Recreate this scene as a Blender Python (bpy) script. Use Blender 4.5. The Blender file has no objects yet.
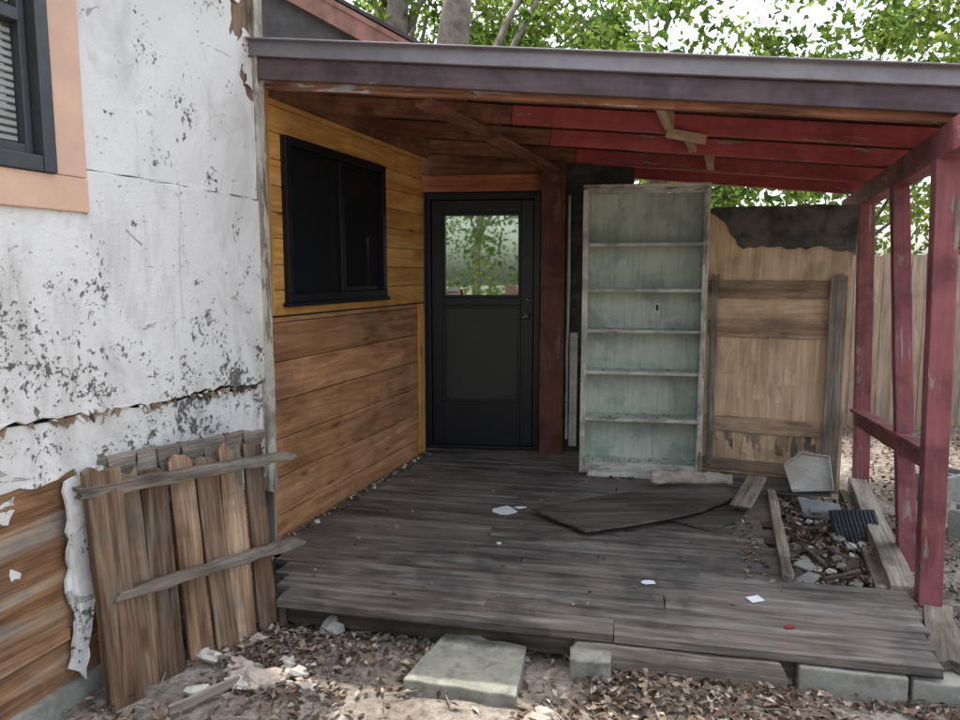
import bpy, math, random
import numpy as np
from mathutils import Vector, noise as mnoise
random.seed(7); rng=np.random.default_rng(11)
V=Vector
def R(a,b): return random.uniform(a,b)
scene=bpy.context.scene
GZ=.05

# ---------------------------------------------------------------- material helpers
class G:
    def __init__(s,name):
        s.m=bpy.data.materials.new(name); s.m.use_nodes=True
        s.t=s.m.node_tree; s.t.nodes.clear(); s.L=s.t.links
    def n(s,ty): return s.t.nodes.new(ty)
    def put(s,sock,val):
        if hasattr(val,'is_output'): s.L.new(val,sock)
        elif isinstance(val,(tuple,list)):
            val=tuple(val)
            if len(val)==3 and len(sock.default_value)==4: val=val+(1,)
            sock.default_value=val
        else: sock.default_value=val
    def attr(s,name,out='Vector'):
        a=s.n('ShaderNodeAttribute'); a.attribute_name=name; return a.outputs[out]
    def obj(s): return s.n('ShaderNodeTexCoord').outputs['Object']
    def map(s,v,sc):
        a=s.n('ShaderNodeMapping'); s.L.new(v,a.inputs['Vector']); a.inputs['Scale'].default_value=sc; return a.outputs[0]
    def noise(s,v,sc,det=3,rough=.55,dist=0):
        a=s.n('ShaderNodeTexNoise'); s.L.new(v,a.inputs['Vector']); a.inputs['Scale'].default_value=sc
        a.inputs['Detail'].default_value=min(det,4);a.inputs['Roughness'].default_value=rough;a.inputs['Distortion'].default_value=dist
        return a.outputs[0]
    def voro(s,v,sc,out='Distance',feat='F1'):
        a=s.n('ShaderNodeTexVoronoi'); a.feature=feat; s.L.new(v,a.inputs['Vector']); a.inputs['Scale'].default_value=sc; return a.outputs[out]
    def ramp(s,f,st,interp='LINEAR'):
        a=s.n('ShaderNodeValToRGB'); s.L.new(f,a.inputs[0]); cr=a.color_ramp; cr.interpolation=interp
        while len(cr.elements)<len(st): cr.elements.new(.5)
        for e,(p,c) in zip(cr.elements,st):
            e.position=p
            if not isinstance(c,(tuple,list)): c=(c,c,c)
            e.color=tuple(c)+(1,)
        return a.outputs[0]
    def mix(s,f,a,b,ty='MIX'):
        x=s.n('ShaderNodeMix'); x.data_type='RGBA'; x.blend_type=ty; x.clamp_factor=True
        s.put(x.inputs[0],f); s.put(x.inputs[6],a); s.put(x.inputs[7],b); return x.outputs[2]
    def math(s,op,a,b=0.0):
        x=s.n('ShaderNodeMath'); x.operation=op; s.put(x.inputs[0],a); s.put(x.inputs[1],b); return x.outputs[0]
    def sep(s,v):
        x=s.n('ShaderNodeSeparateXYZ'); s.L.new(v,x.inputs[0]); return x.outputs
    def bump(s,h,st=.5,d=.01,prev=None):
        x=s.n('ShaderNodeBump'); x.inputs['Strength'].default_value=st; x.inputs['Distance'].default_value=d
        s.L.new(h,x.inputs['Height'])
        if prev: s.L.new(prev,x.inputs['Normal'])
        return x.outputs[0]
    def out(s,col,rough=.8,bump=None,spec=.3,metal=0,trans=None):
        p=s.n('ShaderNodeBsdfPrincipled'); s.put(p.inputs['Base Color'],col); s.put(p.inputs['Roughness'],rough)
        p.inputs['Specular IOR Level'].default_value=spec; p.inputs['Metallic'].default_value=metal
        if bump: s.L.new(bump,p.inputs['Normal'])
        o=s.n('ShaderNodeOutputMaterial')
        if trans is not None:
            p=s.n('ShaderNodeBsdfDiffuse'); s.put(p.inputs[0],col)
            if trans:
                t=s.n('ShaderNodeBsdfTranslucent'); s.put(t.inputs[0],trans[1]); mx=s.n('ShaderNodeMixShader')
                mx.inputs[0].default_value=trans[0]; s.L.new(p.outputs[0],mx.inputs[1]); s.L.new(t.outputs[0],mx.inputs[2]); s.L.new(mx.outputs[0],o.inputs[0])
            else: s.L.new(p.outputs[0],o.inputs[0])
        else: s.L.new(p.outputs[0],o.inputs[0])
        return s.m

def wood(name,c1,c2,c3,weather=None,wamt=.5,knots=.7,bump=.4,dirt=.5,rough=.75,spec=.25,rv=.45,fine=.5,stain=(.36,.55)):
    g=G(name); gc=g.attr('gc'); rn=g.attr('rnd','Fac'); o=g.obj()
    big=g.noise(g.map(gc,(1.1,11,11)),1,3,.6,1.2)
    fi=g.noise(g.map(gc,(4,120,120)),1,2,.7)
    col=g.ramp(big,[(.3,c1),(.5,c2),(.68,c3)])
    mid=g.noise(g.map(gc,(2.2,38,38)),1,3,.65,.5)
    col=g.mix(fine,col,g.ramp(fi,[(.3,.45),(.6,1.15)]),'MULTIPLY')
    col=g.mix(fine,col,g.ramp(mid,[(.3,.5),(.55,1.1)]),'MULTIPLY')
    rr=g.math('ADD',g.math('MULTIPLY',rn,rv),1-rv/2)
    cmb=g.n('ShaderNodeCombineColor')
    for i in range(3): g.L.new(rr,cmb.inputs[i])
    col=g.mix(1,col,cmb.outputs[0],'MULTIPLY')
    if knots>0:
        k=g.voro(g.map(gc,(2.0,7.5,7.5)),1)
        col=g.mix(g.ramp(k,[(.06,knots),(.14,0.0)]),col,g.mix(.75,c1,(0.02,.01,.006)))
    dd=g.noise(o,2.6,4,.68,.3)
    if weather:
        f=g.math('ADD',g.math('MULTIPLY',g.math('SUBTRACT',1.0,dd),.55),g.math('MULTIPLY',big,.45))
        f=g.ramp(f,[(.62-wamt*.35,0.0),(.72-wamt*.35,1.0)])
        col=g.mix(g.math('MULTIPLY',f,.85),col,g.mix(.6,weather,g.ramp(mid,[(.3,.3),(.6,1.2)]),'MULTIPLY'))
    if dirt>0:
        col=g.mix(dirt,col,g.ramp(dd,[(stain[0],.25),(stain[1],1.0)]),'MULTIPLY')
    return g.out(col,rough,g.bump(mid,bump,.004),spec)

def painted(name,paint,under,amt=.35,rough=.6,paint2=None,dirt=.5,bump=.5):
    g=G(name); gc=g.attr('gc'); o=g.obj(); rn=g.attr('rnd','Fac')
    dd=g.noise(o,4.0,4,.7,.3)
    p=g.mix(g.ramp(dd,[(.42,1.0),(.62,0.0)]),paint,paint2 or tuple(c*.7 for c in paint))
    mid=g.noise(g.map(gc,(3,45,45)),1,3,.6)
    p=g.mix(.35,p,g.ramp(mid,[(.3,.5),(.6,1.1)]),'MULTIPLY')
    w=g.mix(1,under,g.ramp(mid,[(.3,.35),(.6,1.2)]),'MULTIPLY')
    m=g.noise(g.map(gc,(3.2,16,16)),1,4,.7,.4)
    m=g.ramp(m,[(.68-amt*.4,0.0),(.70-amt*.4,1.0)])
    inv=g.math('SUBTRACT',1.0,m)
    col=g.mix(m,p,w)
    rr=g.math('ADD',g.math('MULTIPLY',rn,.3),.85)
    cmb=g.n('ShaderNodeCombineColor')
    for i in range(3): g.L.new(rr,cmb.inputs[i])
    col=g.mix(1,col,cmb.outputs[0],'MULTIPLY')
    col=g.mix(dirt,col,g.ramp(dd,[(.34,.25),(.50,1.0)]),'MULTIPLY')
    h=g.math('ADD',g.math('MULTIPLY',mid,.3),inv)
    return g.out(col,rough,g.bump(h,bump,.002),.3)

def plain(name,col,rough=.7,var=.4,sc=12,metal=0,spec=.4,bump=.2,dark=None):
    g=G(name);o=g.obj(); n1=g.noise(o,sc,4,.7,.2)
    c=g.mix(1,col,g.ramp(n1,[(.3,1-var),(.65,1+var*.4)]),'MULTIPLY')
    if dark: c=g.mix(g.ramp(g.noise(o,sc*.5,4,.7),[(.5,0.0),(.62,.8)]),c,dark)
    return g.out(c,rough,g.bump(n1,bump,.005) if bump>.1 else None,spec,metal)

M={}
M['pine']=wood('pine_siding',(.42,.185,.045),(.60,.305,.085),(.68,.40,.14),knots=.9,dirt=.25,rough=.5,spec=.35,rv=.3,fine=.3,bump=.12)
M['cedar']=wood('cedar_siding',(.24,.105,.045),(.40,.20,.095),(.50,.275,.145),weather=(.24,.17,.12),wamt=.1,knots=.6,dirt=.4,rough=.65,rv=.3,fine=.4,bump=.2)
M['deck']=wood('deck_wood',(.10,.082,.068),(.165,.14,.12),(.235,.21,.185),weather=(.30,.28,.26),wamt=.34,knots=.35,dirt=.85,rough=.52,spec=.45,rv=.3,fine=.6,bump=.7,stain=(.38,.56))
M['grey']=wood('weathered_wood',(.15,.122,.095),(.27,.225,.18),(.38,.33,.275),weather=(.17,.155,.13),wamt=.3,knots=.4,dirt=.5,rv=.6,fine=.7,bump=.7)
M['rim']=wood('rim_wood',(.07,.056,.042),(.13,.105,.08),(.20,.165,.13),weather=(.09,.08,.068),wamt=.4,knots=.4,dirt=.6,rv=.5,fine=.7,bump=.7)
M['picket']=wood('picket_wood',(.13,.072,.042),(.25,.155,.095),(.35,.24,.16),weather=(.24,.20,.155),wamt=.32,knots=.6,dirt=.45,rv=.9,fine=.8,bump=.8)
M['fence']=wood('fence_wood',(.25,.17,.115),(.36,.26,.18),(.44,.335,.245),weather=(.33,.28,.23),wamt=.3,knots=.3,dirt=.2,rv=.35,fine=.35)
M['ply']=wood('old_plywood',(.52,.34,.20),(.66,.46,.29),(.74,.56,.38),weather=(.42,.30,.20),wamt=.06,knots=.3,dirt=.38,rv=.15,fine=.25,bump=.3)
M['rawply']=wood('exposed_sheathing',(.20,.09,.04),(.35,.19,.10),(.46,.32,.20),weather=(.42,.36,.30),wamt=.28,knots=.5,dirt=.6,rv=.3,fine=.6,bump=.8)
M['brownwood']=wood('rafter_brown',(.16,.062,.036),(.27,.12,.07),(.36,.185,.11),weather=(.15,.058,.042),wamt=.4,knots=.4,dirt=.4,rv=.5,fine=.5)
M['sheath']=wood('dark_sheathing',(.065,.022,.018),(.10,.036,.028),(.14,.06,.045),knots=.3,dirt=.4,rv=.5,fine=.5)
M['xboard']=wood('cross_board_wood',(.22,.14,.09),(.36,.24,.16),(.46,.33,.235),weather=(.26,.20,.15),wamt=.3,knots=.4,dirt=.4,rv=.5,fine=.5)
M['redheader']=wood('header_redwood',(.24,.07,.03),(.38,.13,.06),(.44,.18,.09),knots=.3,dirt=.4,rv=.4,fine=.5)
M['freshblock']=wood('block_wood',(.34,.19,.115),(.46,.30,.19),(.52,.37,.25),knots=.3,dirt=.3,rv=.2,fine=.4)
M['darkboard']=wood('dark_sheet',(.06,.048,.04),(.105,.088,.074),(.16,.135,.113),knots=0,dirt=.5,rv=.2,fine=.8,bump=.9,rough=.6)
M['red']=painted('red_paint',(.42,.085,.085),(.30,.20,.16),.12,paint2=(.33,.066,.066),dirt=.25)
M['postred']=painted('faded_red_paint',(.31,.105,.11),(.30,.22,.19),.18,paint2=(.24,.075,.08),dirt=.4,bump=.3)
M['postbrown']=painted('brown_post_paint',(.19,.068,.045),(.22,.13,.08),.2,dirt=.4)
M['peel']=painted('peeling_header',(.42,.47,.48),(.30,.13,.07),.66,paint2=(.30,.09,.07),dirt=.3)
M['shelf']=painted('pale_green_paint',(.58,.62,.535),(.42,.40,.33),.06,paint2=(.49,.56,.48),dirt=.32,rough=.6,bump=.2)
M['shelfedge']=painted('worn_white_paint',(.66,.64,.57),(.36,.31,.25),.28,dirt=.4,rough=.6)
M['peach']=plain('peach_trim',(.70,.46,.33),.6,.12,6)
M['trim']=painted('old_corner_trim',(.56,.52,.44),(.28,.23,.18),.42,dirt=.5)
M['metal']=plain('gutter_metal',(.24,.215,.235),.38,.25,5,metal=.25,spec=.5,bump=.05)
M['fascia']=painted('fascia_brown',(.135,.090,.098),(.2,.15,.12),.03,dirt=.35,rough=.45,bump=.2)
M['roofmetal']=plain('roof_brown',(.10,.065,.055),.6,.3,5)
M['darkgrey']=plain('dark_frame',(.075,.08,.085),.45,.2,20,metal=.3)
M['black']=plain('black_paint',(.008,.008,.011),.38,.4,8,spec=.35,bump=.05)
M['brass']=plain('aged_brass',(.30,.25,.17),.35,.3,30,metal=.8)
M['tar']=plain('tar_paper',(.065,.057,.05),.85,.5,9,bump=.7,dark=(.13,.11,.09))
M['gable']=plain('gable_wall',(.10,.095,.092),.8,.4,4)
M['rake']=plain('rake_board',(.30,.15,.11),.7,.4,7)
M['shingle']=plain('shingles',(.07,.06,.055),.9,.5,15,bump=.8)
M['conc']=plain('concrete',(.30,.295,.26),.9,.4,11,bump=.9,dark=(.17,.18,.14))
M['moss']=plain('mossy_paver',(.27,.265,.22),.9,.5,16,bump=1,dark=(.18,.19,.14))
M['white']=plain('dirty_white',(.60,.58,.52),.6,.35,10,dark=(.35,.32,.27))
M['paper']=plain('paper_white',(.75,.76,.78),.6,.15,20)
M['pinkrub']=plain('pink_rubble',(.46,.385,.32),.9,.5,14,bump=.8,dark=(.2,.16,.12))
M['redbit']=plain('red_plastic',(.28,.03,.025),.5,.2,10)
M['greybox']=plain('grey_panel',(.24,.25,.25),.7,.35,9)
M['vent']=plain('dark_vent',(.035,.04,.045),.5,.4,20)
M['bark']=plain('bark',(.18,.15,.12),.95,.6,5,bump=1)
M['dark']=plain('dark_void',(.05,.038,.028),.9,.5,20)
M['soil']=plain('soil_heap',(.10,.075,.055),.95,.6,14,bump=1)
M['blind']=plain('blind_slats',(.35,.35,.33),.6,.2,5)

def stucco():
    g=G('peeling_white_stucco'); o=g.obj(); z=g.sep(o)[2]
    big=g.noise(o,1.7,3,.6,.3); med=g.noise(o,6,4,.75,.2); fi=g.noise(o,40,4,.75)
    col=g.mix(g.ramp(big,[(.35,0.0),(.7,1.0)]),(.80,.79,.77),(.73,.72,.69))
    low=g.ramp(g.math('SUBTRACT',1.85,z),[(.0,0.0),(.80,1.0)])
    a=g.math('ADD',g.math('MULTIPLY',med,.48),g.math('MULTIPLY',fi,.52))
    thr=g.math('ADD',a,g.math('ADD',g.math('MULTIPLY',low,.058),g.math('MULTIPLY',g.ramp(big,[(.40,0.0),(.62,1.0)]),.062)))
    spk=g.ramp(thr,[(.617,0.0),(.645,1.0)])
    grime=g.ramp(g.math('ADD',g.noise(g.map(o,(1,1,.5)),3.1,4,.75,.5),g.math('MULTIPLY',low,.07)),[(.52,0.0),(.72,.6)])
    col=g.mix(grime,col,(.44,.42,.37))
    isl=g.ramp(g.math('ADD',g.noise(g.map(o,(1,1,2.2)),4.6,4,.72,.8),g.math('MULTIPLY',low,.03)),[(.655,0.0),(.67,1.0)])
    col=g.mix(g.math('MULTIPLY',isl,.75),col,(.33,.31,.27))
    strk=g.ramp(g.noise(g.map(o,(10,10,1.0)),1,4,.7,.3),[(.60,0.0),(.70,.4)])
    col=g.mix(strk,col,(.40,.38,.33))
    col=g.mix(g.math('MULTIPLY',spk,.9),col,(.09,.08,.07))
    h=g.math('SUBTRACT',g.math('MULTIPLY',fi,.9),g.math('MULTIPLY',g.math('ADD',spk,isl),.6))
    return g.out(col,.85,g.bump(h,.8,.006),.2)
M['stucco']=stucco()

def groundmat():
    g=G('sandy_leafy_soil'); o=g.obj()
    big=g.noise(o,1.3,3,.6,.3); fi=g.noise(o,28,4,.8)
    col=g.ramp(big,[(.3,(.15,.122,.098)),(.5,(.235,.20,.165)),(.7,(.38,.345,.295))])
    col=g.mix(.75,col,g.ramp(fi,[(.35,.35),(.62,1.3)]),'MULTIPLY')
    return g.out(col,.95,g.bump(fi,1,.015),.1)
M['ground']=groundmat()

def leafmat(name,stops,tr=.0,tcol=None):
    g=G(name); r=g.attr('rnd','Fac'); c=g.ramp(r,stops)
    if tr>0:
        t=g.mix(1,c,tcol,'MULTIPLY'); return g.out(c,trans=(tr,t))
    return g.out(c,trans=())
M['foliage']=leafmat('green_foliage',[(0,(.035,.06,.018)),(.5,(.075,.112,.034)),(.85,(.12,.16,.055)),(1,(.17,.19,.08))],.5,(2.2,2.25,1.3))
M['foliage2']=leafmat('dark_foliage',[(0,(.03,.05,.018)),(.6,(.06,.09,.032)),(1,(.11,.14,.055))],.45,(1.9,2.1,1.3))
M['litter']=leafmat('dead_leaves',[(0,(.06,.042,.03)),(.35,(.13,.092,.066)),(.65,(.21,.155,.115)),(.88,(.31,.245,.19)),(1,(.46,.40,.33))])

def glass(name,base,refl,rough,tint=(.9,.95,.92)):
    g=G(name)
    d=g.n('ShaderNodeBsdfDiffuse'); g.put(d.inputs[0],base)
    gl=g.n('ShaderNodeBsdfGlossy'); g.put(gl.inputs[0],tint); gl.inputs['Roughness'].default_value=rough
    mx=g.n('ShaderNodeMixShader'); mx.inputs[0].default_value=refl
    g.L.new(d.outputs[0],mx.inputs[1]); g.L.new(gl.outputs[0],mx.inputs[2]); out=g.n('ShaderNodeOutputMaterial'); g.L.new(mx.outputs[0],out.inputs[0]); return g.m
M['glass']=glass('dark_glass',(.012,.013,.014),.04,.03)
M['doorglass']=glass('door_glass',(.045,.06,.045),.5,.02,(.80,.95,.80))
M['screen']=glass('dusty_screen',(.035,.038,.035),.02,.3)
M['winglass']=glass('house_window_glass',(.10,.10,.10),.12,.05)

# ---------------------------------------------------------------- mesh helpers
class MB:
    def __init__(s): s.v=[];s.f=[];s.g=[];s.r=[];s.m=[]
    def add(s,vs,fs,gs,r=None,m=0):
        b=len(s.v); r=random.random() if r is None else r
        s.v+= [tuple(v) for v in vs]; s.g+=[tuple(x) for x in gs]; s.r+=[r]*len(vs)
        s.f+=[tuple(i+b for i in f) for f in fs]; s.m+=[m]*len(fs)
    def beam(s,p0,p1,w,t,up=(0,0,1),seg=1,nu=1,jit=0,rag=0,r=None,m=0,w1=None,bow=0,cup=0):
        p0=V(p0);p1=V(p1);d=p1-p0;L=d.length;d.normalize();u=V(up);u=(u-d*u.dot(d)).normalized();n=d.cross(u)
        off=(R(0,50),R(0,50),R(0,50)); vs=[];gs=[];K=2*(nu+1); w1=w if w1 is None else w1
        bw=R(-1,1)*bow
        ends={0:[R(-rag,rag) for _ in range(nu+1)],seg:[R(-rag,rag) for _ in range(nu+1)]}
        for i in range(seg+1):
            k=i/seg; ww=w+(w1-w)*k; ja=R(-jit,jit); jb=R(-jit,jit); jn=R(-jit,jit)*.5+bw*math.sin(math.pi*k)
            for side in (1,-1):
                for j in (range(nu+1) if side==1 else range(nu,-1,-1)):
                    q=j/nu; uu=-ww/2+ww*q+(ja*(1-q)+jb*q); aa=k*L
                    if rag and i in ends: aa+=ends[i][j]+R(-.2,.2)*rag
                    nn=side*t/2+jn+cup*math.sin(math.pi*q)
                    vs.append(p0+d*aa+u*uu+n*nn); gs.append((aa+off[0],uu+off[1],nn+off[2]))
        fs=[]
        for i in range(seg):
            for j in range(K):
                a=i*K+j;b=i*K+(j+1)%K; fs.append((a,b,b+K,a+K))
        for base,fl in((0,True),(seg*K,False)):
            for j in range(nu):
                q=(base+j,base+j+1,base+K-2-j,base+K-1-j); fs.append(tuple(reversed(q)) if fl else q)
        s.add(vs,fs,gs,r,m)
    def slab(s,poly,O,X,Y,th,r=None,m=0,grainY=False,wav=0):
        O=V(O);X=V(X).normalized();Y=V(Y).normalized();n=X.cross(Y); off=(R(0,50),R(0,50),R(0,50))
        vs=[];gs=[];N=len(poly)
        for k in (0,th):
            for x,y in poly:
                w=wav*mnoise.noise(V((x*7,y*7,off[0])))
                vs.append(O+X*x+Y*y+n*(k+w)); gs.append(((y if grainY else x)+off[0],(x if grainY else y)+off[1],k+off[2]))
        fs=[tuple(range(N,2*N)),tuple(range(N-1,-1,-1))]+[(i,(i+1)%N,N+(i+1)%N,N+i) for i in range(N)]
        s.add(vs,fs,gs,r,m)
    def tube(s,pts,rad,k=10,r=None,m=0,wob=0):
        pts=[V(p) for p in pts]; vs=[];gs=[];fs=[]; L=0
        for i,p in enumerate(pts):
            d=(pts[min(i+1,len(pts)-1)]-pts[max(i-1,0)]).normalized(); a=V((1,0,0)) if abs(d.x)<.8 else V((0,1,0))
            u=d.cross(a).normalized(); w=d.cross(u)
            if i: L+=(p-pts[i-1]).length
            for j in range(k):
                t=2*math.pi*j/k; q=rad[i]*(1+wob*R(-1,1)); vs.append(p+u*math.cos(t)*q+w*math.sin(t)*q); gs.append((L,math.cos(t)*q,math.sin(t)*q))
        for i in range(len(pts)-1):
            for j in range(k): fs.append((i*k+j,i*k+(j+1)%k,(i+1)*k+(j+1)%k,(i+1)*k+j))
        fs+=[tuple(range(k-1,-1,-1)),tuple((len(pts)-1)*k+j for j in range(k))]
        s.add(vs,fs,gs,r,m)
    def rock(s,c,size,r=None,m=0,rough=.3,flat=1):
        vs=[];fs=[];gs=[];a,b=7,5; sd=R(0,99); c=V(c)
        for i in range(b+1):
            for j in range(a):
                th=math.pi*i/b; ph=2*math.pi*j/a; d=V((math.sin(th)*math.cos(ph),math.sin(th)*math.sin(ph),math.cos(th)))
                q=1+rough*2*mnoise.noise(d*1.7+V((sd,0,0))); p=V((d.x*size[0],d.y*size[1],d.z*size[2]))*q; vs.append(c+p); gs.append(p)
        for i in range(b):
            for j in range(a): fs.append((i*a+j,(i+1)*a+j,(i+1)*a+(j+1)%a,i*a+(j+1)%a))
        s.add(vs,fs,gs,r,m)
    def obj(s,name,mats,parent=None,bevel=.0,smooth=False):
        me=bpy.data.meshes.new(name); me.from_pydata(s.v,[],s.f)
        a=me.attributes.new('gc','FLOAT_VECTOR','POINT'); a.data.foreach_set('vector',np.array(s.g,dtype=np.float32).ravel())
        a=me.attributes.new('rnd','FLOAT','POINT'); a.data.foreach_set('value',np.array(s.r,dtype=np.float32))
        for m in mats: me.materials.append(M[m])
        me.polygons.foreach_set('material_index',s.m)
        if smooth: me.polygons.foreach_set('use_smooth',[True]*len(me.polygons))
        me.update(); ob=bpy.data.objects.new(name,me); scene.collection.objects.link(ob)
        if parent: ob.parent=parent
        if bevel:
            b=ob.modifiers.new('b','BEVEL'); b.width=bevel; b.segments=2; b.limit_method='ANGLE'; b.angle_limit=math.radians(50)
        return ob
def empty(name):
    e=bpy.data.objects.new(name,None); scene.collection.objects.link(e); return e
def ragline(pts,amp,step,closed=False):
    out=[]
    for (a,b) in zip(pts,pts[1:]):
        a=V(a);b=V(b);n=max(1,int((b-a).length/step)); pr=V((-(b-a).y,(b-a).x)).normalized() if (b-a).length>0 else V((0,0))
        for i in range(n):
            q=a.lerp(b,i/n); q=q+pr*R(-amp,amp) if i else q; out.append((q.x,q.y))
    out.append(tuple(pts[-1])); return out
class Fr:
    def __init__(s,a,b,ln=False):
        s.a=V((a[0],a[1],0)); d=V((b[0]-a[0],b[1]-a[1],0)); s.L=d.length; s.d=d.normalized(); s.n=V((s.d.y,-s.d.x,0))
    def __call__(s,x,o,z): return s.a+s.d*x+s.n*o+V((0,0,z))
    def hb(s,mb,x0,x1,o,z0,z1,t,**k): mb.beam(s(x0,o+t/2,(z0+z1)/2),s(x1,o+t/2,(z0+z1)/2),z1-z0,t,**k)
    def vb(s,mb,x0,x1,o,z0,z1,t,**k): mb.beam(s((x0+x1)/2,o+t/2,z0),s((x0+x1)/2,o+t/2,z1),x1-x0,t,up=s.d,**k)
    def slab(s,mb,poly,o,t,**k): mb.slab(poly,s(0,o,0),s.d,(0,0,1),t,**k)

def leafmesh(name,C,size,mat,parent=None,flat=None,nrm=None,asp=.5,rnd=None):
    n=len(C); C=np.asarray(C,dtype=np.float32)
    a=rng.normal(size=(n,3)); 
    if flat is not None: a[:,2]*=flat
    a/=np.linalg.norm(a,axis=1)[:,None]; b=rng.normal(size=(n,3)); 
    if flat is not None: b[:,2]*=flat
    b-=a*(a*b).sum(1)[:,None]; b/=np.linalg.norm(b,axis=1)[:,None]; c=np.cross(a,b)
    if flat is not None: c[c[:,2]<0]*=-1
    sz=(size*(.55+.9*rng.random(n)))[:,None]
    vb=np.stack([C-a*sz*.5, C+b*sz*asp*.5+c*sz*.14, C+a*sz*.5+c*sz*rng.uniform(-.1,.25,(n,1)), C-b*sz*asp*.5+c*sz*.14],1).reshape(-1,3)
    me=bpy.data.meshes.new(name); me.vertices.add(4*n); me.vertices.foreach_set('co',vb.astype(np.float32).ravel())
    base=np.arange(n)[:,None]*4; tr=np.concatenate([base+np.array([[0,1,2]]),base+np.array([[0,2,3]])],1).reshape(-1)
    me.loops.add(len(tr)); me.loops.foreach_set('vertex_index',tr.astype(np.int32)); me.polygons.add(2*n)
    me.polygons.foreach_set('loop_start',np.arange(0,6*n,3,dtype=np.int32)); me.polygons.foreach_set('loop_total',np.full(2*n,3,dtype=np.int32))
    r=rng.random(n) if rnd is None else rnd
    at=me.attributes.new('rnd','FLOAT','POINT'); at.data.foreach_set('value',np.repeat(r,4).astype(np.float32))
    me.materials.append(M[mat]); me.update(calc_edges=True); ob=bpy.data.objects.new(name,me); scene.collection.objects.link(ob)
    if parent: ob.parent=parent
    return ob

# ---------------------------------------------------------------- frames
W=Fr((-1.06,3.72),(-.44,5.58))
D=Fr((-.42,5.75),(.48,5.65))
S=Fr((.71,5.0),(1.52,4.85))
P=Fr((1.63,5.05),(2.47,4.70))
F=V((.977,-.213,0)).normalized(); IN=V((.213,.977,0)).normalized()
DZ=.2

# ================================================================= HOUSE
house=empty('house')
mb=MB()
W.slab(mb,[(-9,-.1),(-.12,-.1),(-.12,3.15),(-9,3.15)],-.22,.2); mb.obj('wall_core',['dark'],house)  # core coloured dark so the stucco gap reads as shadow
mb=MB()
W.slab(mb,[(-5,.13),(-1.62,.13),(-1.62,1.04),(-5,1.04)],-.018,.02,m=0)
W.slab(mb,[(-1.615,.12)]+ragline([(-1.1,.12),(-1.1,1.02)],.004,.2)+[(-1.615,1.04)],-.016,.02)
W.slab(mb,[(-1.095,.12),(-.14,.12),(-.14,1.0),(-1.095,1.0)],-.018,.02)
W.hb(mb,-5,-1.34,.006,.30,.34,.012,seg=10,jit=.006)
W.hb(mb,-5,-1.36,.004,.58,.60,.006,seg=12,jit=.008)
mb.obj('exposed_sheathing',['rawply'],house)
mb=MB()
for k in range(5):
    x=R(-1.75,-1.40); z=R(.55,.86); W.slab(mb,ragline([(x,z),(x+R(.02,.06),z+R(-.01,.01)),(x+R(.02,.07),z+R(.01,.04)),(x,z+R(.01,.05)),(x,z)],.006,.015)[:-1],.0045+k*.0003,.0015)
mb.obj('stucco_remnants',['stucco'],house)
mb=MB(); W.slab(mb,[(-9,-.3)]+[(-.1,-.3)]+ragline([(-.1,.13),(-9,.13)],.012,.15),-.10,.125); mb.obj('foundation',['conc'],house)
mb=MB()
top=3.15
upb=ragline([(-1.9,1.125),(-1.52,1.12),(-.9,1.080),(-.45,1.085),(-.13,1.065)],.012,.03)
W.slab(mb,[(-6,1.15)]+upb+[(-.13,1.955)]+ragline([(-.13,1.955),(-.6,1.968),(-1.2,1.965),(-1.9,1.97)],.004,.05)[1:]+[(-6,1.97)],0,.030,wav=.006)
W.slab(mb,[(-1.15,1.972)]+ragline([(-1.1,1.972),(-.13,1.962)],.004,.05)+ragline([(-.13,2.42),(-.2,2.44),(-.26,2.52),(-.24,2.62),(-.31,2.70),(-.29,2.82),(-.36,2.9),(-.33,3.1)],.014,.03)+[(-.33,top),(-1.15,top)],0,.023,wav=.006)
W.slab(mb,[(-6,1.972),(-2.32,1.972),(-2.32,top),(-6,top)],0,.023)
W.slab(mb,[(-2.32,2.95),(-1.15,2.95),(-1.15,top),(-2.32,top)],0,.021)
low=ragline([(-2.4,.80),(-1.9,.87),(-1.62,.86),(-1.52,.895),(-1.38,.885),(-1.27,.91),(-1.2,.80),(-1.1,.74),(-.9,.66),(-.6,.62),(-.35,.56),(-.13,.52)],.016,.03)
W.slab(mb,low+[(-.13,1.05)]+ragline([(-.13,1.048),(-.6,1.066),(-1.1,1.086),(-1.5,1.106),(-2.4,1.116)],.010,.04)[1:],-.001,.014,wav=.004)
mb.obj('stucco_panels',['stucco'],house,bevel=.003)
mb=MB(); W.slab(mb,[(-.36,2.40),(-.125,2.40),(-.125,3.14),(-.36,3.14)],-.01,.018,grainY=True); 
for k in range(16):
    z=R(2.42,3.0); x=R(-.33,-.2); W.slab(mb,ragline([(x,z),(x+.06,z-.02),(x+R(.06,.1),z+.04),(x+.03,z+R(.05,.1)),(x,z)],.01,.02)[:-1],.009+k*.0005,.005,m=1)
mb.obj('exposed_wall_wood',['xboard','stucco'],house)
mb=MB()
for k in range(26):
    s0=R(-1.5,-.2); W.slab(mb,[(s0,1.965),(s0+R(.02,.05),1.962),(s0+R(.01,.03),1.962-R(.008,.02))],.027,.004)
for k in range(70):
    s0=R(-1.9,-.2); z0=1.108-.045*(s0+1.5)/1.3; W.slab(mb,[(s0,z0),(s0+R(.02,.06),z0+R(-.01,.01)),(s0+R(.01,.04),z0-R(.015,.04))],.012+R(0,.016),.004,m=random.choice((0,1,2,2)))
mb.obj('flaking_chips',['stucco','tar','xboard'],house)
mb=MB()
hp=ragline([(-1.33,.88),(-1.345,.6),(-1.33,.4),(-1.36,.2),(-1.30,.13),(-1.27,.3),(-1.25,.42),(-1.16,.5),(-1.21,.6),(-1.23,.72),(-1.18,.90),(-1.33,.90)],.012,.035)[:-1]
W.slab(mb,hp,.03,.012,wav=.03); mb.obj('hanging_stucco_sheet',['stucco'],house)
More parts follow.
